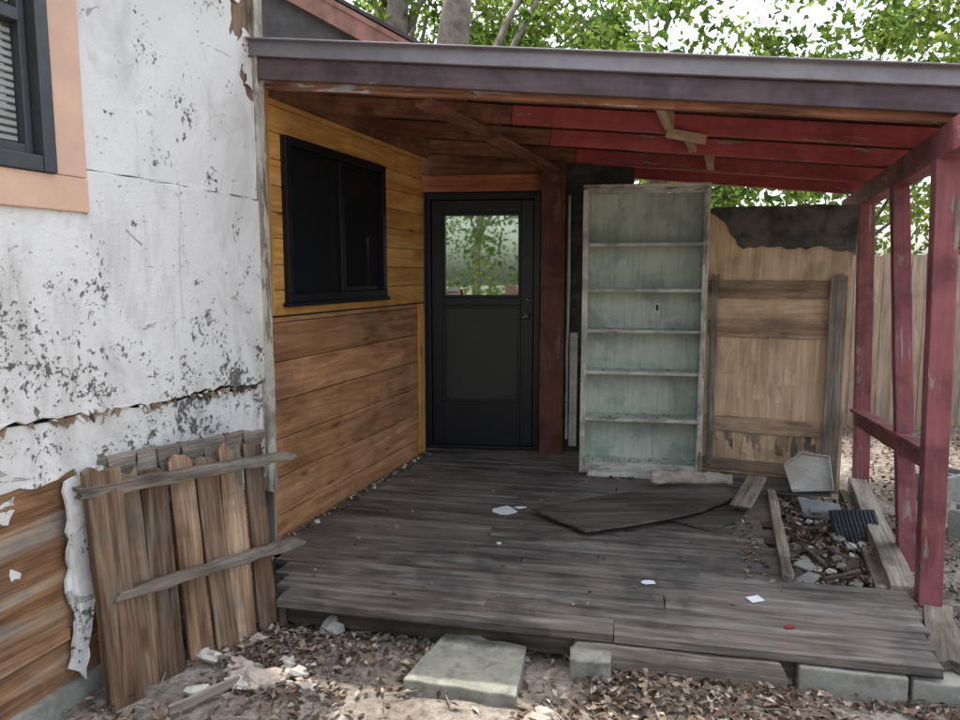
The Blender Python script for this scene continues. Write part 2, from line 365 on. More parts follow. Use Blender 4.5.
mb=MB(); W.vb(mb,-.15,-.085,-.01,.50,3.12,.055,seg=14,jit=.003,rag=.02,nu=2)
W.vb(mb,-.084,-.062,-.03,.2,2.62,.045,seg=10,jit=.002,m=1)
mb.obj('corner_trim',['trim','grey'],house,bevel=.003)
# left window
win=empty('window'); win.parent=house
mb=MB()
W.vb(mb,-1.295,-1.165,.0,1.935,2.95,.045); W.hb(mb,-2.3,-1.165,.0,1.815,1.933,.047); W.vb(mb,-2.3,-2.18,.0,1.935,2.95,.045)
mb.obj('window_trim',['peach'],win,bevel=.004)
mb=MB()
W.vb(mb,-1.345,-1.297,-.02,1.935,2.95,.08); W.hb(mb,-2.17,-1.347,-.02,1.935,1.985,.078); W.vb(mb,-1.375,-1.349,-.03,1.987,2.95,.05); W.hb(mb,-2.17,-1.377,-.03,2.40,2.44,.06);W.hb(mb,-2.17,-1.377,-.03,1.987,2.02,.05)
mb.obj('window_frame',['darkgrey'],win,bevel=.003)
mb=MB(); W.slab(mb,[(-2.17,2.0),(-1.376,2.0),(-1.376,2.95),(-2.17,2.95)],-.02,.004); mb.obj('window_glass',['winglass'],win)
mb=MB()
z=2.03
while z<2.9:
    if not(2.38<z<2.45): W.hb(mb,-2.16,-1.38,-.0155,z,z+.014,.006)
    z+=.024
mb.obj('blinds',['blind'],win)

# --- porch-side wall
mb=MB(); W.slab(mb,[(-.06,-.05),(2.02,-.05),(2.02,2.6),(-.06,2.6)],-.09,.07); mb.obj('porch_wall_core',['dark'],house)
mb=MB(); z=1.385; h=.133; wx0,wx1,wz0,wz1=.09,1.26,1.45,2.31
while z<2.50:
    z1=min(z+h-.003,2.56)
    if z1<wz0 or z>wz1: W.hb(mb,-.06,1.97,-.018,z,z1,.022)
    else:
        rr=random.random(); W.hb(mb,-.06,wx0+.01,-.018,z,z1,.022,r=rr); W.hb(mb,wx1-.01,1.97,-.018,z,z1,.022,r=rr)
        if z<wz0-.01: W.hb(mb,wx0+.0102,wx1-.0102,-.018,z,wz0+.005,.022,r=rr)
        if z1>wz1+.01: W.hb(mb,wx0+.0102,wx1-.0102,-.018,wz1-.005,z1,.022,r=rr)
    z+=h
mb.obj('pine_siding',['pine'],house,bevel=.004)
mb=MB(); z=.12; h=.205
while z<1.36:
    z1=min(z+h-.004,1.375); W.hb(mb,-.06,1.86,-.021,z,z1,.018,seg=6,jit=.001); z+=h
mb.obj('cedar_siding',['cedar'],house,bevel=.004)
mb=MB(); W.vb(mb,1.865,1.955,-.018,.21,1.375,.03); W.vb(mb,-.058,-.02,.005,1.39,2.46,.014); mb.obj('pine_trim',['pine'],house,bevel=.003)
w2=empty('slider_window'); w2.parent=house
mb=MB(); fw=.045
W.hb(mb,wx0,wx1,-.02,wz0,wz0+fw,.06); W.hb(mb,wx0,wx1,-.02,wz1-fw,wz1,.06)
W.vb(mb,wx0,wx0+fw,-.021,wz0+fw,wz1-fw,.058); W.vb(mb,wx1-fw,wx1,-.021,wz0+fw,wz1-fw,.058)
W.vb(mb,.665,.715,-.02,wz0+fw,wz1-fw,.045); W.vb(mb,.717,.745,-.02,wz0+fw,wz1-fw,.03)
W.hb(mb,.746,wx1-fw-.001,-.02,wz0+fw+.001,wz0+fw+.03,.03)
W.hb(mb,wx0-.02,wx1+.02,.005,wz0-.022,wz0-.001,.045)
mb.obj('slider_frame',['black'],w2,bevel=.003)
mb=MB(); W.slab(mb,[(wx0+.02,wz0+.02),(.69,wz0+.02),(.69,wz1-.02),(wx0+.02,wz1-.02)],-.012,.004); W.slab(mb,[(.70,wz0+.02),(wx1-.02,wz0+.02),(wx1-.02,wz1-.02),(.70,wz1-.02)],-.016,.004)
mb.obj('slider_glass',['glass'],w2)

# --- door wall
mb=MB()
D.slab(mb,[(-.3,-.05),(-.02,-.05),(-.02,2.7),(-.3,2.7)],-.12,.1)
D.slab(mb,[(-.019,2.23),(.92,2.23),(.92,2.7),(-.019,2.7)],-.12,.1)
D.slab(mb,[(-.019,-.05),(.92,-.05),(.92,2.229),(-.019,2.229)],-.12,.03)
D.slab(mb,[(.921,-.05),(1.6,-.05),(1.6,2.5),(.921,2.5)],-.12,.1); mb.obj('door_wall_core',['tar'],house)
mb=MB(); D.hb(mb,-.06,.93,-.02,2.235,2.36,.045,seg=6,jit=.003); D.hb(mb,-.06,.93,-.02,2.362,2.52,.03,seg=5,jit=.003,m=1)
mb.obj('door_header',['redheader','brownwood'],house,bevel=.003)
door=empty('screen_door'); door.parent=house
mb=MB()
D.vb(mb,-.015,.035,-.03,.2,2.225,.06); D.vb(mb,.845,.895,-.03,.2,2.225,.06); D.hb(mb,.0355,.8445,-.03,2.175,2.225,.06); D.hb(mb,.036,.844,-.03,.2,.225,.06)
D.vb(mb,.04,.125,-.03,.228,2.17,.035); D.vb(mb,.745,.84,-.03,.228,2.17,.035)
D.hb(mb,.1255,.7445,-.03,2.075,2.17,.034); D.hb(mb,.1255,.7445,-.03,1.355,1.415,.034); D.hb(mb,.1255,.7445,-.03,.228,.58,.034)
for (a,b,c,d) in ((.1255,.7445,1.415,2.075),(.1255,.7445,.58,1.355)):
    D.hb(mb,a,b,-.025,d-.022,d,.035); D.hb(mb,a,b,-.025,c,c+.022,.035); D.vb(mb,a,a+.022,-.025,c+.023,d-.023,.035); D.vb(mb,b-.022,b,-.025,c+.023,d-.023,.035)
mb.obj('door_leaf_and_frame',['black'],door,bevel=.003)
mb=MB(); D.slab(mb,[(.13,1.42),(.74,1.42),(.74,2.07),(.13,2.07)],-.02,.004); mb.obj('door_glass',['doorglass'],door)
mb=MB(); D.slab(mb,[(.13,.59),(.74,.59),(.74,1.35),(.13,1.35)],-.02,.004); mb.obj('lower_screen',['screen'],door)
mb=MB()
D.slab(mb,[(.165,1.435),(.255,1.435),(.255,1.50),(.165,1.50)],-.015,.002,m=0); D.slab(mb,[(.26,1.435),(.285,1.435),(.285,1.48),(.26,1.48)],-.015,.002,m=1)
D.slab(mb,[(.62,1.435),(.715,1.435),(.715,1.51),(.62,1.51)],-.015,.002,m=2); D.slab(mb,[(.165,1.452),(.255,1.452),(.255,1.462),(.165,1.462)],-.0125,.001,m=1)
mb.obj('door_stickers',['paper','redbit','peach'],door)
mb=MB(); mb.tube([D(.80,.005,1.27),D(.80,.045,1.27),D(.80,.06,1.27)],[.012,.012,.02],10); mb.tube([D(.80,.003,1.27),D(.80,.009,1.27)],[.028,.028],12); mb.tube([D(.80,.003,1.4),D(.80,.012,1.4)],[.018,.018],12)
mb.tube([D(.80,.05,1.27),D(.74,.055,1.265)],[.009,.007],8)
mb.obj('door_handle',['brass'],door,smooth=True)
mb=MB(); D.vb(mb,.90,1.08,.0,.06,2.44,.13,seg=10,jit=.003,m=0); mb.obj('door_post',['postbrown'],house,bevel=.005)
mb=MB(); D.vb(mb,1.13,1.19,.02,.25,1.15,.05,m=0); D.vb(mb,1.10,1.125,.03,.3,2.2,.02,m=1,jit=.004,seg=8); mb.obj('leaning_panel',['white','shelf'],house,bevel=.01)

# --- rear wing gable + roofs
mb=MB()
mb.slab([(-6,0),(-.72,0),(-.72,3.38),(-3.4,4.8),(-6,4.8)],(0,6.15,0),(1,0,0),(0,0,1),.1)
mb.obj('gable_wall',['gable'],house)
mb=MB()
mb.beam((-3.6,5.98,4.93),(-.55,5.98,3.315),.15,.04,m=0); mb.beam((-3.6,6.0,5.02),(-.5,6.0,3.38),.05,.1,m=0)
mb.beam((-3.6,8.0,5.06),(-.45,8.0,3.39),.04,4.1,m=1)
mb.obj('wing_roof',['rake','shingle'],house)
mb=MB()
a=[W(-9,.35,3.16),W(-.1,.35,3.16),W(-.1,-3.5,4.4),W(-9,-3.5,4.4)]; nn=V((0,0,.15))
mb.add([*a,*[q+nn for q in a]],[(3,2,1,0),(4,5,6,7),(0,1,5,4),(1,2,6,5),(2,3,7,6),(3,0,4,7)],[(q.x,q.y,q.z) for q in a]*2)
mb.obj('main_roof',['shingle'],house)
mb=MB(); W.slab(mb,[(-9,2.9),(-8.9,2.9),(-8.9,0),(-9,0)],-3,3); mb.obj('end_wall',['stucco'],house)

# ================================================================= DECK
deck=empty('porch_deck')
O=V((-.86,3.0,DZ))
def K(a,b,z=0): return O+F*a+IN*b+V((0,0,z))
mb=MB(); b=-.03; w=.137; row=0
while b<2.85:
    bc=b+w/2
    la = -.53*max(bc,0) if bc<.66 else -.349+(bc-.66)*.091
    if row==0: la=-.02
    ra = 2.58+.176*bc
    if bc>.62: ra=2.17+.107*(bc-.68)+R(-.06,.04)
    if bc>2.12: ra=2.75
    cuts=[la]; 
    if row%3==1: cuts.append(R(.5,1.0))
    elif row%3==2: cuts.append(R(1.3,1.7))
    if row==0: cuts=[la,R(1.4,1.5)]
    cuts.append(ra)
    for x0,x1 in zip(cuts,cuts[1:]):
        dz=R(-.0025,.0015)
        mb.beam(K(x0+.0015,bc,-.018+dz),K(x1-.0015,bc,-.018+dz),w-.0035,.034,up=IN,seg=10,nu=2,jit=.0016,rag=.014 if bc>.6 else .003,bow=.002)
    b+=w; row+=1
mb.obj('deck_boards',['deck'],deck,bevel=.002)
mb=MB()
mb.beam(K(-.02,.05,-.085),K(1.38,.04,-.09),.09,.035,seg=12,nu=3,jit=.004,rag=.03)
mb.beam(K(1.28,-.015,-.10),K(2.06,-.02,-.105),.115,.03,seg=8,nu=3,jit=.005,rag=.03,m=1)
mb.beam(K(2.0,.03,-.10),K(2.6,.03,-.10),.12,.035,seg=8,nu=3,jit=.003,rag=.02)
for a in (.1,.75,1.5,2.12): mb.beam(K(a,.1,-.11),K(a,2.8,-.11),.14,.04)
mb.beam(K(-.005,.0,-.1),K(-.33,.64,-.1),.12,.03)
mb.obj('rim_joists',['rim','grey'],deck,bevel=.003)
mb=MB()
mb.beam(V((1.90,3.08,.175)),V((2.58,4.80,.175)),.11,.09,up=(.94,-.33,0),seg=12,nu=2,jit=.004,rag=.02)
mb.beam(V((1.83,3.10,.11)),V((2.46,4.74,.10)),.05,.10,up=(.94,-.33,0),seg=8,jit=.006)
mb.beam(V((1.72,2.50,.165)),V((1.98,2.98,.17)),.11,.045,up=(.9,-.4,0),seg=4,nu=3,jit=.006,rag=.03)
mb.beam(K(2.19,.66,.012),K(2.345,2.02,.02),.055,.03,up=F,seg=8,nu=2,jit=.005,rag=.03)
mb.obj('edge_timbers',['grey'],deck,bevel=.004)

# ================================================================= POSTS, BEAM, RAIL
RD=V((.333,.943,0))
def post(a,b,w,mat='postred'):
    mb=MB(); mb.beam(a,b,w,w,up=RD,seg=12,nu=2,jit=.003,rag=.006); return mb.obj('porch_post',[mat],None,bevel=.005)
post((1.945,2.98,.17),(1.895,3.0,2.065),.090); post((2.175,3.52,.10),(2.20,3.86,2.07),.082); post((2.61,4.80,.1),(2.53,4.80,2.07),.095)
mb=MB(); mb.beam(V((1.90,2.99,2.125))-RD*.42,V((1.90,2.99,2.125))+RD*3.1+V((.03,0,0)),.125,.09,seg=12,jit=.003)
mb.obj('porch_side_beam',['postred'],None,bevel=.004)
mb=MB(); mb.beam((2.53,4.76,.64),(1.985,3.05,.775),.088,.04,seg=8,jit=.002); mb.beam((2.53,4.76,.692),(1.985,3.05,.827),.02,.088,seg=6,jit=.001)
mb.obj('porch_handrail',['postred'],None,bevel=.003)

# ================================================================= PORCH ROOF
roof=empty('porch_roof')
SL=V((-.977,.213,.0990))
def Rt(y,k,dz=0,xo=0): return V((1.945+.353*(y-2.99)+xo,y,2.395))+SL*k+V((0,0,dz))
mb=MB()
for i,y in enumerate((3.66,4.30,5.02,5.74)):
    ks=1.95 if i==0 else 2.0
    if i==0: ks=2.05
    mb.beam(Rt(y,-.25,-.128),Rt(y,ks,-.128),.098,.042,seg=10,jit=.002,m=0,r=.5+.5*(i%2))
    mb.beam(Rt(y,ks+.003,-.128),Rt(y,3.12,-.128),.098,.042,seg=6,jit=.002,m=1)
mb.obj('rafters',['red','brownwood'],roof,bevel=.003)
mb=MB(); k=-.35
while k<3.15:
    up=SL.normalized(); ww=.19
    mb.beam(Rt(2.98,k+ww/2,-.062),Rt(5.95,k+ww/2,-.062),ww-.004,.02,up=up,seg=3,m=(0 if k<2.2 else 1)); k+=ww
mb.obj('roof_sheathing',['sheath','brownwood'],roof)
mb=MB(); q=[Rt(2.93,-.45,-.045),Rt(2.93,3.10,-.045),Rt(6.0,3.10,-.045),Rt(6.0,-.45,-.045)]
mb.add(q+[v+V((0,0,.03)) for v in q],[(0,1,2,3),(7,6,5,4),(0,4,5,1),(1,5,6,2),(2,6,7,3),(3,7,4,0)],[tuple(v) for v in q]*2); mb.obj('metal_roof_sheet',['roofmetal'],roof)
mb=MB()
fo=-IN
def Fa(k,dz,o): return Rt(2.94,k,dz)+fo*o
mb.beam(Fa(-.8,-.036,.02),Fa(3.085,-.036,.02),.074,.05,seg=14,jit=.0015,m=0)
mb.beam(Fa(-.8,-.001,.035),Fa(3.085,-.001,.035),.008,.085,seg=6,m=0)
mb.beam(Fa(-.8,-.122,.005),Fa(3.082,-.122,.005),.096,.03,seg=14,jit=.002,m=1)
mb.obj('gutter_and_fascia',['metal','fascia'],roof,bevel=.004)
mb=MB(); mb.beam(Rt(2.99,-.3,-.138),Rt(2.99,3.06,-.145),.115,.04,seg=14,jit=.004)
mb.beam(Rt(3.06,.6,-.15),Rt(3.06,2.3,-.150),.05,.04,seg=14,jit=.005)
mb.obj('peeling_header',['peel'],roof,bevel=.003)
mb=MB()
mb.beam((-.27,3.55,2.415),(.62,5.62,2.36),.035,.09,seg=8,jit=.003,m=0)
W.hb(mb,0,2.0,.006,2.475,2.60,.035,m=0)
for y in (3.2,3.34,3.48): mb.beam(Rt(y,2.25,-.09),Rt(y,3.07,-.09),.02,.11,seg=5,jit=.003,m=0)
mb.obj('roof_ties',['brownwood'],roof,bevel=.003)
mb=MB()
for y,dy in ((3.32,.58),(3.98,.56),(4.66,.6)):
    k=1.2-(y-3.35)*.12; mb.beam(Rt(y-dy/2+.06,k,-.13),Rt(y+dy/2,k,-.13),.085,.045,m=0)
mb.beam(Rt(3.60,1.22,-.185),Rt(3.62,1.02,-.205),.05,.02,m=0)
mb.obj('blocking',['freshblock'],roof,bevel=.003)

# ================================================================= BOOKSHELF
bs=empty('bookshelf')
mb=MB(); dpt=.20; zt=2.17
S.slab(mb,[(0.02,.22),(.80,.22),(.80,zt-.01),(.02,zt-.01)],-dpt,.008,grainY=True)
S.vb(mb,0,.022,-dpt,.2,zt,dpt); S.vb(mb,.80,.822,-dpt,.2,zt,dpt)
mb.obj('case_and_back',['shelf'],bs,bevel=.002)
mb=MB()
for z in (.27,.59,.92,1.21,1.49,1.80):
    mb.beam(S(.0225,-dpt/2,z),S(.7995,-dpt/2+R(-.003,.003),z+R(-.006,.006)),.018,dpt-.012,seg=5,m=0)
    S.hb(mb,.023,.799,-.006,z-.012,z+.010,.01,m=1,seg=8,jit=.0015)
mb.obj('shelves',['shelf','shelfedge'],bs,bevel=.002)
mb=MB()
S.vb(mb,-.004,.034,.0,.2,zt,.014,seg=10,jit=.0015); S.vb(mb,.79,.828,.0,.2,zt,.014,seg=10,jit=.0015); S.hb(mb,.035,.789,.0,zt-.03,zt+.005,.014,seg=5,jit=.001); S.hb(mb,-.005,.83,-dpt,zt+.006,zt+.03,dpt+.02)
S.hb(mb,.035,.789,.0,.2,.262,.012,seg=6,jit=.002)
mb.obj('face_frame',['shelfedge'],bs,bevel=.002)
mb=MB(); S.slab(mb,[(.49,1.33),(.54,1.33),(.54,1.40),(.49,1.40)],-dpt+.009,.006,m=0); S.slab(mb,[(.507,1.345),(.523,1.345),(.523,1.385),(.507,1.385)],-dpt+.016,.002,m=1)
mb.obj('wall_socket',['shelfedge','dark'],bs)
mb=MB(); S.hb(mb,.05,.78,.02,.2,.235,.07,seg=10,nu=2,jit=.006,rag=.02)
mb.obj('kick_debris',['shelfedge'],bs)
C=[]
for z in (.27,.59,.92,1.21):
    for k in range(14 if z>.6 else 40): C.append(tuple(S(R(.05,.77),-R(.01,.17),z+.012)))
leafmesh('shelf_litter',C,.022,'litter',bs,flat=.3)

# ================================================================= PLYWOOD SCREEN WALL
pw=empty('plywood_wall')
mb=MB()
P.slab(mb,[(-.06,.12),(.86,.12)]+ragline([(.86,1.98),(.5,2.0),(.25,1.98),(.12,2.03),(-.06,2.04)],.012,.05),-.03,.018,grainY=True)
mb.obj('plywood_sheet',['ply'],pw)
mb=MB()
P.slab(mb,ragline([(-.06,2.03),(.0,2.0),(.06,1.95),(.13,1.84),(.18,1.77),(.3,1.79),(.5,1.765),(.7,1.775),(.87,1.73)],.012,.04)+[(.88,2.05)]+ragline([(.88,2.05),(.3,2.055),(-.05,2.05)],.006,.1)[1:],-.006,.006,wav=.012)
mb.obj('torn_tar_paper',['tar'],pw)
mb=MB()
for z0,z1 in ((1.44,1.555),(1.17,1.285),(.50,.605),(.22,.30)):
    P.hb(mb,-.03,.73,-.008,z0,z1,.018,seg=8,nu=2,jit=.003,rag=.006,m=0)
P.hb(mb,-.03,.73,-.01,1.30,1.43,.006,m=2); 
for k in range(26):
    x=R(0,.68); z=R(.33,.46) ; P.vb(mb,x,x+R(.015,.045),-.011+k*.0002,z,z+R(.04,.14),.003,seg=3,nu=2,rag=.02,jit=.004,m=random.choice((0,2,1)))
mb.obj('cross_boards',['xboard','grey','ply'],pw,bevel=.002)
mb=MB()
P.vb(mb,-.01,.035,.012,.25,1.60,.02,seg=10,nu=2,jit=.003,rag=.02); P.vb(mb,.735,.835,.012,.15,1.60,.03,seg=10,nu=3,jit=.003,rag=.03); 
mb.obj('vertical_battens',['grey'],pw,bevel=.002)
mb=MB()
for k in range(9):
    x=R(.05,.6); z=R(.65,1.05); P.slab(mb,ragline([(x,z),(x+R(.03,.1),z+.01),(x+R(.02,.09),z+R(.06,.2)),(x,z+R(.05,.15)),(x,z)],.008,.03)[:-1],-.0118+k*.0004,.002,grainY=True)
mb.obj('veneer_flaps',['ply'],pw)

# ================================================================= GATE
gate=empty('wooden_gate')
Gt=Fr((-1.385,2.43),(-.86,3.07)); mb=MB()
x=.01; wd=[.12,.10,.105,.10,.095,.10,.09,.09]; rs=[.25,.55,.05,.8,.35,.95,.15,.6]
for i,w_ in enumerate(wd):
    if x+w_>Gt.L+.05: break
    lean=R(-.014,.014); t0=Gt(x+w_/2+lean,R(-.006,.008),.01+R(-.02,.02)); t1=Gt(x+w_/2,-.10+R(-.006,.006),.86+R(-.02,.025))
    if i==0: t0=Gt(x+w_/2+.02,.04,.0); t1=Gt(x+w_/2+.01,-.03,.90)
    mb.beam(t0,t1,w_,.022 if i else .05,up=Gt.d,seg=8,nu=4,jit=.0025,rag=.024,cup=R(-.003,.003),r=rs[i]); x+=w_+R(.006,.014)
mb.obj('pickets',['picket'],gate,bevel=.003)
mb=MB()
mb.beam(Gt(-.01,-.02,.84),Gt(.90,-.03,.80),.042,.05,seg=14,nu=3,jit=.007,rag=.035,m=0)
mb.beam(Gt(.10,.02,.44),Gt(.90,.005,.41),.038,.045,seg=14,nu=3,jit=.006,rag=.03,m=0)
for k in range(9): mb.beam(Gt(-.03+k*.095,-.15,.865),Gt(.06+k*.095,-.15+R(-.01,.01),.865+R(-.01,.01)),.11,.03,seg=2,nu=3,jit=.006,rag=.01,m=0)
mb.beam(Gt(-.06,-.12,.50),Gt(-.06,-.16,.92),.06,.03,up=Gt.d,seg=5,nu=3,jit=.006,rag=.03,m=0)
mb.obj('gate_rails',['grey'],gate,bevel=.003)

# ================================================================= FENCE
mb=MB(); x=-3.0
while x<13:
    h=1.79+R(-.015,.015); mb.beam((x,7.25+R(-.004,.004),.03),(x,7.25,h),.135,.018,up=(1,0,0),seg=3,jit=.001); x+=.142
for z in (.4,1.0,1.5): mb.beam((-3,7.29,z),(13,7.29,z),.09,.04)
y=7.25
while y>-3:
    mb.beam((9.5,y,.03),(9.5,y,1.79+R(-.015,.015)),.135,.018,up=(0,1,0)); y-=.142
mb.obj('wood_fence',['fence'],None)

# ================================================================= GROUND
def gh(x,y):
    return GZ+.014*mnoise.noise(V((x*2.3,y*2.3,0)))+.006*mnoise.noise(V((x*9,y*9,3)))
n=200; u=np.linspace(-1,1,n); cx=.4+np.sinh(u*6.2)/np.sinh(6.2)*90; cy=2.9+np.sinh(u*6.2)/np.sinh(6.2)*90
vs=[(float(x),float(y),gh(x,y)-.006) for y in cy for x in cx]; fs=[(j*n+i,j*n+i+1,(j+1)*n+i+1,(j+1)*n+i) for j in range(n-1) for i in range(n-1)]
me=bpy.data.meshes.new('ground'); me.from_pydata(vs,[],fs); me.materials.append(M['ground']); me.polygons.foreach_set('use_smooth',[True]*len(fs)); me.update()
scene.collection.objects.link(bpy.data.objects.new('ground',me))

def insidehouse(x,y): return (x+1.06)*.949+(y-3.72)*(-.316)<.02
C=[]
def front(x,y):
    q=V((x,y,0))-V((O.x,O.y,0)); return q.dot(IN)<.05
k=0
while k<6500:
    x=R(-1.8,2.6); y=R(1.7,3.3)
    dens=.25+1.0*mnoise.noise(V((x*1.8,y*1.8,7)))+.5*(x>.4)+(.4 if y>2.7 else 0)
    if -.5<x<.1 and y<2.5: dens*=.3
    if insidehouse(x,y) or not front(x,y) or random.random()>dens: continue
    C.append((x,y,gh(x,y)+R(0,.02))); k+=1
k=0
while k<11000:
    x=R(1.95,6.5); y=R(2.0,7.2)
    if (x-1.945)-.353*(y-2.99)<.08 or random.random()>.75+.8*mnoise.noise(V((x,y,2))): continue
    C.append((x,y,gh(x,y)+R(0,.03))); k+=1
leafmesh('leaf_litter',C,.036,'litter',flat=.35,asp=.5)
C=[]
for k in range(260):
    s=R(0,1.9); p=W(s,.02+abs(random.gauss(0,.035)),DZ+.004+R(0,.01)); C.append(tuple(p))
for k in range(60):
    a=R(0,2.2);b=R(.1,2.2);C.append(tuple(K(a,b,.006)))
for k in range(160):
    p=K(2.12+abs(random.gauss(0,.05))*-1,R(.6,2.0),.006); C.append(tuple(p))
for k in range(120):
    p=S(R(0,.8),.03+abs(random.gauss(0,.05)),DZ+.006); C.append(tuple(p))
leafmesh('fallen_leaves',C,.03,'litter',flat=.3)
# cinder blocks lying by the side of the deck
def hollow_block(c,ang,zz):
    mb=MB(); c=V(c); d=V((math.cos(ang),math.sin(ang),0)); q=V((-d.y,d.x,0))
    for s_ in (-1,1): mb.beam(c-d*.2+q*s_*.08+V((0,0,zz)),c+d*.2+q*s_*.08+V((0,0,zz)),.19,.035,seg=3,jit=.001)
    for t_ in (-.183,0,.183): mb.beam(c+d*t_-q*.0615+V((0,0,zz)),c+d*t_+q*.0615+V((0,0,zz)),.188,.034)
    mb.obj('cinder_block',['conc'],None,bevel=.004)
hollow_block((3.25,4.9,0),.5,.13); hollow_block((3.0,4.1,0),-.6,.12)

# ================================================================= DEBRIS IN THE ROTTED CORNER
mb=MB(); vs=[];gs=[];n=34
for j in range(n):
    for i in range(n):
        u_=i/(n-1);v_=j/(n-1); p=K(2.16+.107*(v_*1.6)+u_*.56,.55+v_*1.62); 
        z=.03+.07*abs(mnoise.noise(V((p.x*5,p.y*5,1))))+.03*mnoise.noise(V((p.x*17,p.y*17,1)))+.03*v_
        vs.append((p.x,p.y,z)); gs.append((p.x,p.y,z))
mb.add(vs,[(j*n+i,j*n+i+1,(j+1)*n+i+1,(j+1)*n+i) for j in range(n-1) for i in range(n-1)],gs); 
C=[]
for k in range(1800):
    u_=R(0,1);v_=R(0,1); p=K(2.17+.107*(v_*1.6)+u_*.5,.58+v_*1.5); C.append((p.x,p.y,.07+R(0,.08)+.03*v_))
rub=empty('debris_heap'); mb.obj('soil',['soil'],rub,smooth=True); leafmesh('heap_leaves',C,.04,'litter',rub,flat=.5)
mb=MB()
for k in range(60):
    v_=R(0,1); p=K(2.2+.107*v_*1.6+R(0,.42),.62+v_*1.4); sz=R(.012,.035); mb.rock((p.x,p.y,.12+R(0,.03)),(sz,sz*R(.6,1.3),sz*R(.4,.8)),m=random.choice((0,1,1,2,3)))
for k in range(12):
    v_=R(0,1); p=K(2.2+R(0,.4),.65+v_*1.3); a=R(0,6.28); l=R(.04,.15); q=V((math.cos(a)*l,math.sin(a)*l,R(-.02,.04))); c=V((p.x,p.y,.15)); mb.beam(c-q,c+q,.008,R(.012,.04),seg=3,nu=1,jit=.003,rag=.01,m=random.choice((4,5,5)))
for k in range(14):
    v_=R(0,1); p=K(2.22+R(0,.4),.65+v_*1.3); r_=R(.03,.07); mb.slab([(r_*R(.5,1.2)*math.cos(t*.9),r_*R(.5,1.2)*math.sin(t*.9)) for t in range(7)],(p.x,p.y,.14+R(0,.03)),(1,0,R(-.4,.4)),(0,1,R(-.2,.5)),.006,m=random.choice((5,1,0,6)))
mb.obj('rubble',['conc','soil','white','pinkrub','grey','darkboard','tar'],rub)
mb=MB(); c=V((2.16,4.60,.29)); X=V((.90,-.33,.22)).normalized(); Y=V((-.22,.55,.75)); Y=(Y-X*Y.dot(X)).normalized(); nn=X.cross(Y)
mb.slab([(-.12,-.1),(.12,-.12),(.14,.1),(-.02,.15),(-.14,.08)],c,X,Y,.006)
for a,b in (((-.12,-.1),(.12,-.12)),((.12,-.12),(.14,.1)),((-.12,-.1),(-.14,.08)),((-.14,.08),(-.02,.15)),((-.02,.15),(.14,.1))):
    mb.beam(c+X*a[0]+Y*a[1]+nn*.02,c+X*b[0]+Y*b[1]+nn*.02,.036,.008,up=nn)
mb.obj('plastic_tray',['white'],None,bevel=.003)
mb=MB(); mb.slab(ragline([(-.12,-.09),(.12,-.1),(.13,.08),(-.11,.1),(-.12,-.09)],.006,.04)[:-1],(2.08,4.27,.16),(.97,-.2,-.08),(.15,.9,.3),.018); mb.beam((1.99,4.2,.19),(2.2,4.16,.18),.02,.04,seg=4,jit=.004,rag=.01); mb.obj('grey_panel',['greybox'],None,bevel=.003)
mb=MB(); c=V((2.10,3.86,.17)); X=V((.95,-.25,.1)).normalized(); Y=V((.2,.75,.45)); Y=(Y-X*Y.dot(X)).normalized(); nn=X.cross(Y)
mb.slab([(-.12,-.16),(.12,-.16),(.12,.16),(-.12,.16)],c,X,Y,.015)
for i in range(11): mb.beam(c+X*(-.105+i*.021)+Y*-.15+nn*.022,c+X*(-.105+i*.021)+Y*.15+nn*.022,.008,.014,up=nn)
mb.obj('ridged_vent_panel',['vent'],None,bevel=.002)

mb=MB()
poly=[(.30,4.06),(.56,3.70),(.98,3.86),(1.28,4.02),(1.62,4.33),(1.50,4.52),(1.16,4.46),(.72,4.28)]
mb.slab(ragline(poly+[poly[0]],.006,.06)[:-1],(0,0,DZ+.008),(1,0,.004),(0,1,.006),.012); mb.obj('plywood_offcut',['darkboard'],None)
mb=MB(); poly=[(1.07,3.97),(1.26,3.80),(1.50,3.98),(1.58,4.12),(1.40,4.15)]
mb.slab(ragline(poly+[poly[0]],.006,.05)[:-1],(0,0,DZ-.004),(1,0,.0),(0,1,.0025),.01); mb.obj('plywood_offcut',['darkboard'],None)
mb=MB(); mb.beam((1.50,4.02,.265),(1.83,4.62,.275),.018,.115,seg=6,jit=.004,rag=.02); mb.obj('loose_plank',['grey'],None,bevel=.002)
mb=MB()
vs=[];gs=[];nx,ny=26,8
for j in range(ny):
    for i in range(nx):
        s=i/(nx-1)*.52; a=j/(ny-1)*2.6-.2; rr=.05+.02*mnoise.noise(V((s*12,a*2,5))); p=V((1.13,4.66,DZ+.05))+V((.97,-.2,.02))*s+V((.2,.97,0))*(-math.cos(a)*rr)+V((0,0,1))*(math.sin(a)*rr)+V((0,0,.03*mnoise.noise(V((s*9,a,1)))))
        vs.append(p);gs.append((s,a*.05,0))
mb.add(vs,[(j*nx+i,j*nx+i+1,(j+1)*nx+i+1,(j+1)*nx+i) for j in range(ny-1) for i in range(nx-1)],gs)
ob=mb.obj('curled_bark_sheet',['pinkrub'],None,smooth=True); sm=ob.modifiers.new('s','SOLIDIFY'); sm.thickness=.008
mb=MB()
def scrap(c,r,m,z=.004,n_=9,sq=1):
    mb.slab([(r*R(.7,1.2)*math.cos(t*2*math.pi/n_),sq*r*R(.7,1.2)*math.sin(t*2*math.pi/n_)) for t in range(n_)],(c[0],c[1],DZ+z),(1,0,.02),(0,1,.03),.003,m=m)
scrap((.15,4.15),.08,0,sq=.8); scrap((.24,4.2),.04,0,sq=.5); scrap((.77,3.14),.035,0,sq=.6); scrap((.10,3.62),.014,0)
